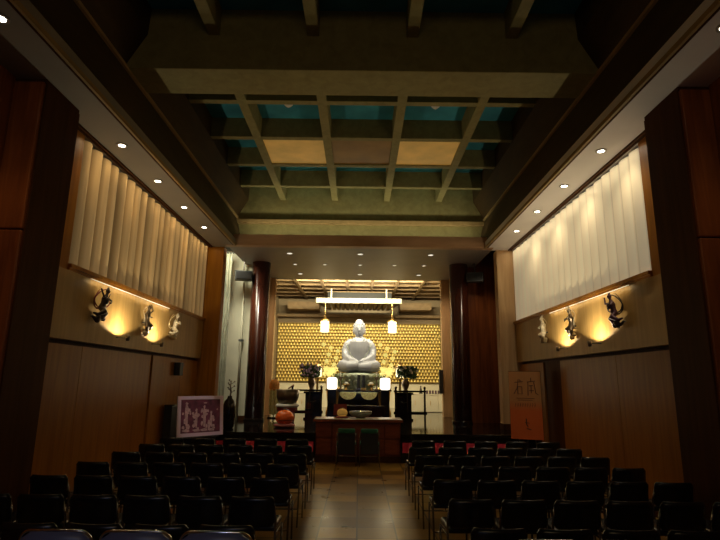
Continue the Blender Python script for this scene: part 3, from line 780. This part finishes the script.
# easel leg
for x in (.15, W_ - .15):
    MB().tube([(x, .06, .3), (x, .05, -.05), (x, -.02, -.58)], .015).build('easel_leg', M['black'], t)
MB().tube([(W_ / 2, .08, .5), (W_ / 2, .20, -.58)], .015).build('easel_leg', M['black'], t)
MB().box(.1, W_ - .1, -.02, .06, -.03, -.003).build('easel_shelf', M['black'], t)

# ------------------------------------------------------------------ hanging scroll poster on the right
M['poster'] = None
m, nt, b = newmat('orange tan poster paper'); L = nt.links.new
tc = nt.nodes.new('ShaderNodeTexCoord'); sp = nt.nodes.new('ShaderNodeSeparateXYZ'); r = nt.nodes.new('ShaderNodeValToRGB')
mr = nt.nodes.new('ShaderNodeMapRange'); mr.inputs['From Max'].default_value = 1.45
r.color_ramp.elements[0].color = (.62, .13, .025, 1); r.color_ramp.elements[1].color = (.50, .24, .09, 1); r.color_ramp.elements[0].position = .4; r.color_ramp.elements[1].position = .55
L(tc.outputs['Object'], sp.inputs[0]); L(sp.outputs['Z'], mr.inputs['Value']); L(mr.outputs[0], r.inputs['Fac']); L(r.outputs[0], b.inputs['Base Color']); b.inputs['Roughness'].default_value = .6
M['poster'] = m
M['ink'] = plain('dark ink', (.12, .05, .03), .6)
t = thing('calligraphy_banner', 'tall orange-tan banner with brush calligraphy standing by the right wall', 'banner', (3.27, 11.58, .56), -.45)
MB().box(0, .66, 0, .012, .0, 1.4).build('sheet', M['poster'], t)
MB().box(-.005, .665, .012, .026, 0, 1.41).build('backing_board', M['pillar_dark'], t)
mb = MB()
def strk(pts, r=.008): mb.tube([(x, -.003, z) for x, z in pts], r, 5)
# two large brush characters side by side, a block of small text and a seal
strk([(.12, 1.17), (.29, 1.19)]); strk([(.20, 1.24), (.17, 1.05), (.10, .93)]); strk([(.18, 1.08), (.27, 1.08), (.27, .93), (.18, .93), (.18, 1.07)]); strk([(.22, 1.23), (.25, 1.2)])
mb.build('brush_character', M['ink'], t); mb = MB()
strk([(.38, 1.18), (.55, 1.2)]); strk([(.46, 1.27), (.46, 1.18)]); strk([(.40, 1.18), (.39, .90)]); strk([(.52, 1.18), (.55, .95), (.60, .92)]); strk([(.42, 1.1), (.5, 1.11)]); strk([(.46, 1.11), (.46, .95)]); strk([(.42, 1.0), (.51, 1.0)])
mb.build('brush_character', M['ink'], t); mb = MB()
strk([(.15, .84), (.52, .84)], .005); strk([(.18, .8), (.48, .8)], .004)
for i in range(9):
    x = .12 + i * .05; strk([(x, .74), (x + .01, .72), (x - .005, .66)], .004); strk([(x - .012, .70), (x + .018, .705)], .003)
mb.build('small_writing', M['ink'], t); mb = MB()
strk([(.33, .42), (.33, .30), (.36, .26)], .012); strk([(.30, .34), (.39, .33)], .007); strk([(.33, .22), (.42, .2)], .01)
mb.build('signature', M['ink'], t)
for q in ([(.10, .04, -.56), (.33, .04, 1.35)], [(.56, .04, -.56), (.33, .04, 1.35)], [(.33, .05, 1.3), (.33, .10, -.56)]): MB().tube(q, .012).build('easel_leg', M['black'], t)


# ------------------------------------------------------------------ big Buddha
t = thing('buddha_statue', 'large pale grey seated Buddha statue at the centre of the sanctuary', 'statue', (0, 19, 2.05)); t.scale = (.95, 1, .98)
mb = MB()
# crossed legs
mb.tube([(0, 0, .18), (.42, -.12, .17), (.66, -.30, .15), (.40, -.52, .13), (0, -.58, .13)], [.26, .22, .17, .15, .12], 16)
mb.tube([(0, 0, .18), (-.42, -.12, .17), (-.66, -.30, .15), (-.40, -.52, .13), (0, -.60, .17)], [.26, .22, .17, .15, .12], 16)
mb.ball((0, -.15, .14), (.55, .42, .15), 24, 12)
# trunk
mb.tube([(0, .02, .1), (0, .02, .35), (0, .02, .62), (0, .03, .86), (0, .02, .98), (0, 0, 1.04)], [.36, .35, .38, .38, .28, .15], 20)
mb.ball((0, .02, .74), (.47, .29, .30), 24, 14)
mb.tube([(0, 0, .98), (0, -.01, 1.12)], [.15, .14], 14)
# head with ushnisha and long ears
mb.ball((0, -.02, 1.30), (.215, .22, .28), 24, 16); mb.ball((0, .0, 1.40), (.225, .225, .22), 24, 16); mb.ball((0, .02, 1.585), (.15, .15, .12), 16, 10)
mb.ball((0, -.09, 1.15), (.14, .13, .10), 16, 10)
# arms
for q in (-1, 1):
    mb.tube([(q * .29, .02, .90), (q * .43, .01, .76), (q * .51, 0, .56), (q * .51, -.14, .40), (q * .30, -.42, .30), (q * .08, -.52, .28)], [.13, .155, .16, .14, .10, .07], 14)
    mb.ball((q * .1, -.55, .28), (.10, .06, .04), 12, 8)
    for i in range(4): mb.tube([(q * .14, -.58 - .0 * i, .25 + .02 * i), (q * .02, -.62, .25 + .02 * i)], .016, 6)
mb.tube([(-.51, -.2, .35), (-.35, -.40, .2), (-.2, -.55, .1)], [.12, .1, .06], 10); mb.tube([(.51, -.2, .35), (.35, -.40, .2), (.2, -.55, .1)], [.12, .1, .06], 10)
organic(mb, 'body', M['stone'], t, .022, 5)
MB().ball((0, -.25, 1.27), (.03, .03, .06), 10, 8).build('nose', M['stone'], t, smooth=True)
for q in (-1, 1):
    MB().ball((q * .225, 0, 1.24), (.022, .05, .13), 10, 8).build('ear', M['stone'], t, smooth=True)
    MB().tube([(q * .03, -.238, 1.36), (q * .10, -.222, 1.375), (q * .155, -.18, 1.35)], .010, 6).build('eyebrow', M['stone'], t, smooth=True)
    MB().ball((q * .085, -.218, 1.315), (.042, .014, .012), 10, 6).build('eye', M['stone'], t, smooth=True)
MB().ball((0, -.225, 1.175), (.055, .02, .015), 10, 6).build('mouth', M['stone'], t, smooth=True)
mb = MB()
for ring in range(7):
    zz = 1.44 + ring * .027; rr = .226 * math.sqrt(max(.05, 1 - ((zz - 1.40) / .225) ** 2))
    n = max(6, int(rr * 100))
    for i in range(n):
        a = i * 2 * PI / n
        if math.sin(a) < -.5 and ring < 1: continue
        mb.ball((rr * math.cos(a), .0 + rr * math.sin(a), zz), .017, 6, 4)
mb.build('hair_curls', M['stone'], t, smooth=True)
mb = MB()  # robe edges: neckline curve and folds across
def arc(x0, x1, ztop, zbot, yf, r=.014):
    pts = []
    for i in range(17):
        u = i / 16; x = x0 + (x1 - x0) * u; z = ztop + (zbot - ztop) * math.sin(u * PI) ** .8
        y = yf - .06 * math.sin(u * PI)
        pts.append((x, y, z))
    mb.tube(pts, r, 6)
arc(-.47, .45, .74, .30, -.30, .013); arc(-.20, .22, 1.0, .80, -.26, .010)
for j in range(3): mb.tube([(-.5 + .1 * j, -.50 - .02 * j, .22), (-.2 + .05 * j, -.66, .15 - .02 * j), (.25, -.66, .14 - .02 * j), (.5 - .08 * j, -.52, .20)], .010, 6)
mb.build('robe_folds', M['bronze_green'], t, smooth=True)
for ch in [c for c in C.objects if c.parent == t]:
    for v in ch.data.vertices: v.co.z += .22 * max(0, min(1, (v.co.z - .14) / .55))
# lotus throne (separate thing underneath)
t = thing('lotus_throne', 'grey-green tiered lotus throne beneath the big Buddha', 'pedestal', (0, 18.9, .6)); t.scale = (1, 1, .865)
mb = MB().lathe([(.62, 1.18), (.78, 1.35), (.80, 1.55), (.7, 1.62), (.0001, 1.63)], seg=36, sy=.8); mb.build('lotus_core', M['bronze_green'], t, smooth=True)
for rr, zz, hh in ((.78, 1.3, .3), (.72, 1.12, .26)):
    mb = MB()
    for i in range(20):
        a = i * 2 * PI / 20 + zz
        m_ = Matrix.Translation((rr * math.cos(a), rr * .8 * math.sin(a), zz + hh * .4)) @ Matrix.Rotation(a, 4, 'Z') @ Matrix.Rotation(.35, 4, 'Y')
        mb.ball((0, 0, 0), (.035, .115, hh * .5), 10, 8, m_ if False else None) if False else bmesh.ops.create_uvsphere(mb.bm, u_segments=10, v_segments=8, radius=1, matrix=m_ @ Matrix.Diagonal((.035, .11, hh * .5, 1)))
    mb.build('petals', M['bronze_green'], t, smooth=True)
MB().lathe([(.5, 1.0), (.55, 1.05), (.5, 1.1), (.62, 1.18)], seg=30, sy=.85).build('waist', M['bronze_green'], t, smooth=True)
MB().lathe([(.85, .8), (.85, .86), (.7, .92), (.5, 1.0)], seg=8, sy=.85).build('tier', M['bronze_green'], t)
MB().box(-.8, .8, -.65, .65, 0, .8).build('base', M['lacquer'], t, bevel=.02)

# altar tables in front of the Buddha
t = thing('altar_table', 'black altar table with scrolled ends before the big Buddha', 'table', (0, 17.2, .6))
MB().box(-.68, .68, -.25, .25, .78, .83).build('tabletop', M['lacquer'], t, bevel=.008)
for x in (-.6, .6):
    for y in (-.2, .2): MB().tube([(x, y, .78), (x * 1.05, y, .4), (x, y, 0)], .03, 8).build('leg', M['lacquer'], t)
mb = MB()
for q in (-.33, .33):
    pts = [(q - .26, -.262, .77)] + [(q + .26 * math.cos(PI + PI * i / 12), -.262, .74 + .20 * math.sin(PI + PI * i / 12)) for i in range(13)] + [(q + .26, -.262, .77)]
    mb.poly(pts)
mb.build('brocade_swag', M['yellow_cloth'], t)
MB().box(-.6, .6, -.03, .03, .1, .42).build('apron_panel', M['lacquer'], t)
for x, nm, mt in ((.0, 'left', 'steel_dark'), (.16, 'right', 'black')):
    t = thing('memorial_tablet', 'tall narrow tablet on the altar table, %s of the pair' % nm, 'tablet', (x, 17.15, 1.43))
    MB().box(-.05, .05, -.03, .03, .08, .48).build('slab', M['black'], t, bevel=.012)
    MB().box(-.035, -.022, -.034, -.03, .1, .45).build('edge_line', M['chrome'], t)
    MB().box(-.08, .08, -.05, .05, 0, .08).build('foot', M['brass' if x else 'chrome'], t, bevel=.01)
for s, nm in ((-1, 'left'), (1, 'right')):
    t = thing('candlestick', 'tall dark candlestick with white candle on the %s end of the altar table' % nm, 'candlestick', (s * .58, 17.15, 1.43))
    MB().lathe([(.07, 0), (.08, .02), (.02, .06), (.03, .2), (.018, .3), (.09, .40), (.095, .42), (.0001, .42)], seg=16).build('stick', M['bronze'], t, smooth=True)
    MB().tube([(0, 0, .42), (0, 0, .58)], .016, 8).build('candle', M['flower_white'], t)
    t = thing('offering_cup', 'small bright footed offering dish on the altar table, %s side' % nm, 'dish', (s * .40, 17.1, 1.43))
    MB().lathe([(.06, 0), (.06, .02), (.02, .05), (.02, .1), (.11, .16), (.12, .19), (.0001, .17)], seg=18).build('dish', M['brass'], t, smooth=True)
    MB().ball((0, 0, .2), (.08, .08, .06), 12, 8).build('offering', M['flower_white'], t, smooth=True)
for s, nm in ((-1, 'left'), (1, 'right')):
    t = thing('altar_plant', 'small leafy green arrangement in a brass pot at the %s foot of the big Buddha' % nm, 'plant', (s * .72, 17.8, .6))
    MB().lathe([(.12, 0), (.12, .03), (.05, .1), (.05, .6), (.12, .72), (.14, .85), (.11, .9)], seg=18).build('pot', M['brass'], t, smooth=True)
    mb = MB()
    for i in range(150):
        a = random.random() * 6.28; r_ = .22 * math.sqrt(random.random()); z = .9 + .45 * random.random()
        c = Vector((r_ * math.cos(a), r_ * math.sin(a), z)); q = Euler((random.random() * 3, random.random() * 3, a)).to_matrix()
        mb.poly([c + q @ Vector(p) for p in ((0, -.05, 0), (.02, 0, .006), (0, .05, 0), (-.02, 0, .006))])
    mb.tube([(0, 0, .85), (.03, 0, 1.3)], .01, 5)
    mb.build('foliage', M['leaf_pale'], t)
t = thing('low_altar_table', 'low dark table laid with offerings between the altar desk and the altar table', 'table', (0, 15.2, .6))
MB().box(-.72, .72, -.28, .28, .40, .45).build('tabletop', M['lacquer'], t, bevel=.008)
for x in (-.65, .65):
    for y in (-.22, .22): MB().box(x - .03, x + .03, y - .03, y + .03, 0, .4).build('leg', M['lacquer'], t)
MB().box(-.62, .62, -.26, -.24, .05, .40).build('front_panel', M['lacquer'], t)

# ------------------------------------------------------------------ gilded statuettes on the back wall
NC, NR = 52, 18
px_, pz_ = 7.2 / NC, 2.52 / NR
Z0 = 1.70
shelf = MB()
for r_ in range(NR + 1): shelf.box(-3.62, 3.62, 23.12, 23.3, Z0 + r_ * pz_ - .006, Z0 + r_ * pz_)
o = st(shelf, 'trim_%d' % (k + 1), 'niche'); k += 1
def statuette():
    mb = MB()
    mb.ball((0, 0, .024), (.060, .035, .024), 8, 5); mb.ball((0, .005, .062), (.034, .024, .040), 8, 5); mb.ball((0, .0, .110), (.018, .018, .021), 6, 5)
    return mb
sm = statuette().build('buddha_statuette', M['gold'], smooth=True)
# choose the 300 seen best: lower rows outside the big statue and lamps
cells = []
for r_ in range(NR):
    for c_ in range(NC):
        x = -3.6 + px_ * (c_ + (.25 if r_ % 2 else .75)); z = Z0 + pz_ * r_
        cells.append((r_, c_, x, z))
def hidden(x, z):
    # big statue and throne, flowers and lamps as they stand in front
    f_ = 17.5 / 23.2
    if abs(x) < 1.75 and z < 2.6: return True
    if abs(x) < .95: return True
    if 1.3 < abs(x) < 2.5 and z < 2.35: return True
    return abs(x) > 3.5
vis = [c for c in cells if not hidden(c[2], c[3])]
vis.sort(key=lambda c: (c[0], c[1]))
sel = vis[:300]; selset = {(c[0], c[1]) for c in sel}
cnt = {}
def ordn(n):
    return '%d%s' % (n, 'th' if 10 <= n % 100 <= 20 else {1: 'st', 2: 'nd', 3: 'rd'}.get(n % 10, 'th'))
first = True
for (r_, c_, x, z) in sel:
    o = sm if first else sm.copy()
    if not first: C.objects.link(o)
    first = False
    o.location = (x, 23.20, z)
    tag(o, 'tiny gilded seated statuette, %s from left in the %s row up of the golden wall' % (ordn(c_ + 1), ordn(r_ + 1)), 'statuette', 'gilded statuettes on the back wall')
mb = MB(); me = sm.data
for (r_, c_, x, z) in cells:
    if (r_, c_) in selset: continue
    off = len(mb.bm.verts)
    mb.bm.from_mesh(me); mb.bm.verts.ensure_lookup_table()
    for v in mb.bm.verts[off:]: v.co += Vector((x, 23.20, z))
o = mb.build('gilded_statuettes', M['gold'], smooth=True, kind='stuff')
tag(o, 'remaining hundreds of tiny gilded statuettes in the upper rows of the back wall', 'statuettes')

# cream cabinets below
for j, (a, b) in enumerate(((-3.6, -1.85), (1.85, 3.6))):
    t = thing('low_cabinet', 'cream low cabinet with flush doors at the %s below the golden wall' % ('left', 'right')[j], 'cabinet', ((a + b) / 2, 20.3, .6))
    w_ = (b - a) / 2
    MB().box(-w_, w_, 0, .5, 0, .64).build('carcass', M['cream'], t)
    MB().box(-w_ - .02, w_ + .02, -.03, .5, .64, .67).build('top', M['cream'], t, bevel=.005)
    for q in range(3):
        x0 = -w_ + q * 2 * w_ / 3
        d = MB().box(x0 + .01, x0 + 2 * w_ / 3 - .01, -.02, 0, .02, .62).build('door', M['cream'], t, bevel=.004)
        MB().box(x0 + w_ / 3 - .01, x0 + w_ / 3 + .01, -.035, -.02, .25, .42).build('handle', M['brass'], d)
for i in range(6):
    t = thing('small_dark_tablet', 'small dark tablet, %s from the left in the row on the right cream cabinet' % O9[i], 'tablet', (2.62 + i * .11, 20.4, 1.27), 0, 'small dark tablets on the right cabinet')
    MB().box(-.035, .035, -.02, .02, .02, .13).build('slab', M['fig_purple'], t); MB().box(-.045, .045, -.03, .03, 0, .02).build('foot', M['black'], t)
t = thing('small_standing_figure', 'small dark standing figure on the left end of the right cream cabinet', 'figurine', (2.38, 20.4, 1.27))
mb = MB().tube([(0, 0, .03), (0, 0, .15), (0, 0, .24)], [.06, .05, .02], 10); mb.ball((0, 0, .27), .03)
organic(mb, 'body', M['fig_dark'], t, .01, 1); MB().box(-.07, .07, -.05, .05, 0, .03).build('base', M['black'], t)
t = thing('hanging_side_box', 'narrow black box mounted on the inside of the right door post', 'box', (2.74, 17.28, 1.35))
MB().box(-.12, 0, -.1, .1, 0, .75).build('body', M['black'], t, bevel=.01); MB().box(-.005, .02, .02, .06, .3, .4).build('bracket', M['steel_dark'], t)

# ------------------------------------------------------------------ canopy and lanterns
t = thing('hanging_canopy', 'pale wooden canopy hung above the big Buddha', 'canopy', (-.03, 20.5, 4.74))
MB().box(-1.7, 1.7, -.05, .05, 0, .2).build('front_board', M['cream'], t, bevel=.01)
mb = MB()
for i in range(14):
    x = -1.25 + i * 2.5 / 13; mb.box(x - .06, x + .06, .06, 2.2, .02, .05)
mb.build('slats', M['inner_board'], t)
for s in (-1, 1):
    mb = MB(); mb.quad((s * 1.66, .05, 0), (s * 1.28, 2.25, 0), (s * 1.28, 2.25, .2), (s * 1.66, .05, .2)); mb.build('side_board', M['inner_board'], t)
    MB().tube([(s * 1.1, -.0, .2), (s * 1.1, -.0, .57)], .03).build('hanger', M['white_cloth'], t)
t = thing('canopy_housing', 'dark boxed recess above the canopy', 'ceiling box', (0, 20.95, 5.0))
MB().box(-1.3, 1.3, 0, 1.3, .02, .29).build('box', M['black'], t)
MB().box(-1.32, 1.32, -.02, 0, .25, .29).build('rim', M['grid'], t)
for s, nm in ((-1, 'left'), (1, 'right')):
    t = thing('hanging_lantern', 'glowing round hanging lantern with a small cap on the %s of the canopy' % nm, 'lantern', (s * 1.32 - .03, 20.35, 3.56)); t.scale = (.88, .88, .93)
    MB().lathe([(.15, 0), (.19, .02), (.19, .46), (.15, .48)], seg=20).build('shade', M['lantern'], t, smooth=False)
    MB().lathe([(.25, .48), (.19, .54), (.08, .6), (.05, .68), (.0001, .7)], seg=20).build('cap', M['brass'], t, smooth=True)
    mb = MB()
    for z in (.12, .24, .36): mb.lathe([(.193, z - .008), (.2, z), (.193, z + .008)], seg=20)
    mb.build('hoops', M['brass'], t)
    MB().tube([(0, 0, .68), (0, 0, 1.27)], .012).build('chain', M['brass'], t)
    light('POINT', 'lamp', (s * 1.32 - .03, 20.0, 3.7), 10, (1, .8, .45), .15)
    light('POINT', 'lamp', (s * .82, 16.2, 1.9), 8, (1, .85, .6), .12)

# ------------------------------------------------------------------ lights of the place, with unseen fill lamps added
light('SPOT', 'lamp', (-2.6, 9.0, 5.0), 85, (1, .9, .95), .05, target=(-3.25, 11.1, 1.0), spot=13, blend=.5)  # added spot without a fixture, brightens the framed picture
light('AREA', 'lamp', (0, 18.0, 5.25), 660, (1, .88, .54), 4.6, target=(0, 23.4, 2.4), sizey=.3)
light('AREA', 'lamp', (0, 18.45, 5.28), 22, (1, .94, .9), 1.6, target=(0, 19.3, 2.5), sizey=.5)
light('AREA', 'lamp', (0, 22.0, 4.4), 0.01, (1, .8, .5), 3, target=(0, 23, 3))
for x in (-.95, 0, .95):
    light('SPOT', 'lamp', (x, 19.3, 4.3), 60, (1, .9, .7), .1, target=(x, 19.4, 6), spot=120, blend=1)
# added unseen uplight behind the proscenium beam, entrance light from the rear, soft spill
light('AREA', 'lamp', (0, 13.35, 5.5), 24, (1, .95, .66), 6.2, target=(0, 13.6, 7), sizey=.1)
light('AREA', 'lamp', (-1.6, -3.8, 1.6), 2, (.5, .62, 1), 3.0, target=(0, 4, 1.6), sizey=2)
light('SPOT', 'lamp', (-3.1, 13.35, 5.0), 190, (1, .93, .72), .06, target=(-3.45, 15.3, 2.0), spot=70, blend=1)  # added spot without a fixture, brightens the left plaster wall
light('AREA', 'lamp', (-3.76, 13.95, 5.4), 34, (1, .95, .72), .5, target=(-3.5, 15.3, 2.2))  # second added lamp, unseen, for the same plaster wall
light('SPOT', 'lamp', (-1.9, 12.3, 5.0), 90, (1, .85, .6), .05, target=(-2.0, 13.6, .9), spot=24, blend=1)  # added unseen spot for the drum and gong
light('AREA', 'lamp', (0, -3.6, 4.6), 26, (1, .72, .34), 3.0, target=(0, 6.7, 6.6), sizey=1)  # added unseen warm fill for the fronts of the ceiling beams
light('SPOT', 'lamp', (3.35, 13.75, 4.9), 26, (1, .8, .55), .06, target=(3.4, 15.3, 2.6), spot=85, blend=1)  # added unseen spot that lifts the right front wall
for s in (-1, 1): light('SPOT', 'lamp', (s * 1.9, 15.6, 5.0), 110, (1, .8, .55), .05, target=(s * 2.95, 17.3, 2.6), spot=80, blend=1)
for s in (-1, 1): light('SPOT', 'lamp', (s * 3.3, 3.6, 5.0), 22 if s < 0 else 10, (1, .62, .3), .05, target=(s * 3.86, 5.42, 2.9), spot=44, blend=1)  # added unseen warm spots for the pillar fronts
light('SPOT', 'lamp', (-1.2, -3, 2.6), 50, (.5, .6, 1), .2, target=(-1.35, 3.2, .8), spot=17, blend=.6)  # added narrow blue spot, unseen, for the near left chairs
light('SPOT', 'lamp', (0, 7.0, 6.05), 0.01, (1, .8, .5), .1, target=(0, 9, 0), spot=90)
for y in (13.75, 15.1):
    light('SPOT', 'lamp', (0, y, 5.0), 60, (1, .72, .32), .05, target=(0, y - 2.0, 0), spot=60, blend=1)

w = bpy.data.worlds.new('world'); SC.world = w; w.use_nodes = True
w.node_tree.nodes['Background'].inputs[0].default_value = (.02, .022, .025, 1); w.node_tree.nodes['Background'].inputs[1].default_value = .5
SC.view_settings.view_transform = 'Standard'
SC.view_settings.look = 'None'
SC.view_settings.exposure = 0
SC.cycles.max_bounces = 8; SC.cycles.diffuse_bounces = 5; SC.cycles.sample_clamp_indirect = 5
SC.cycles.use_denoising = True
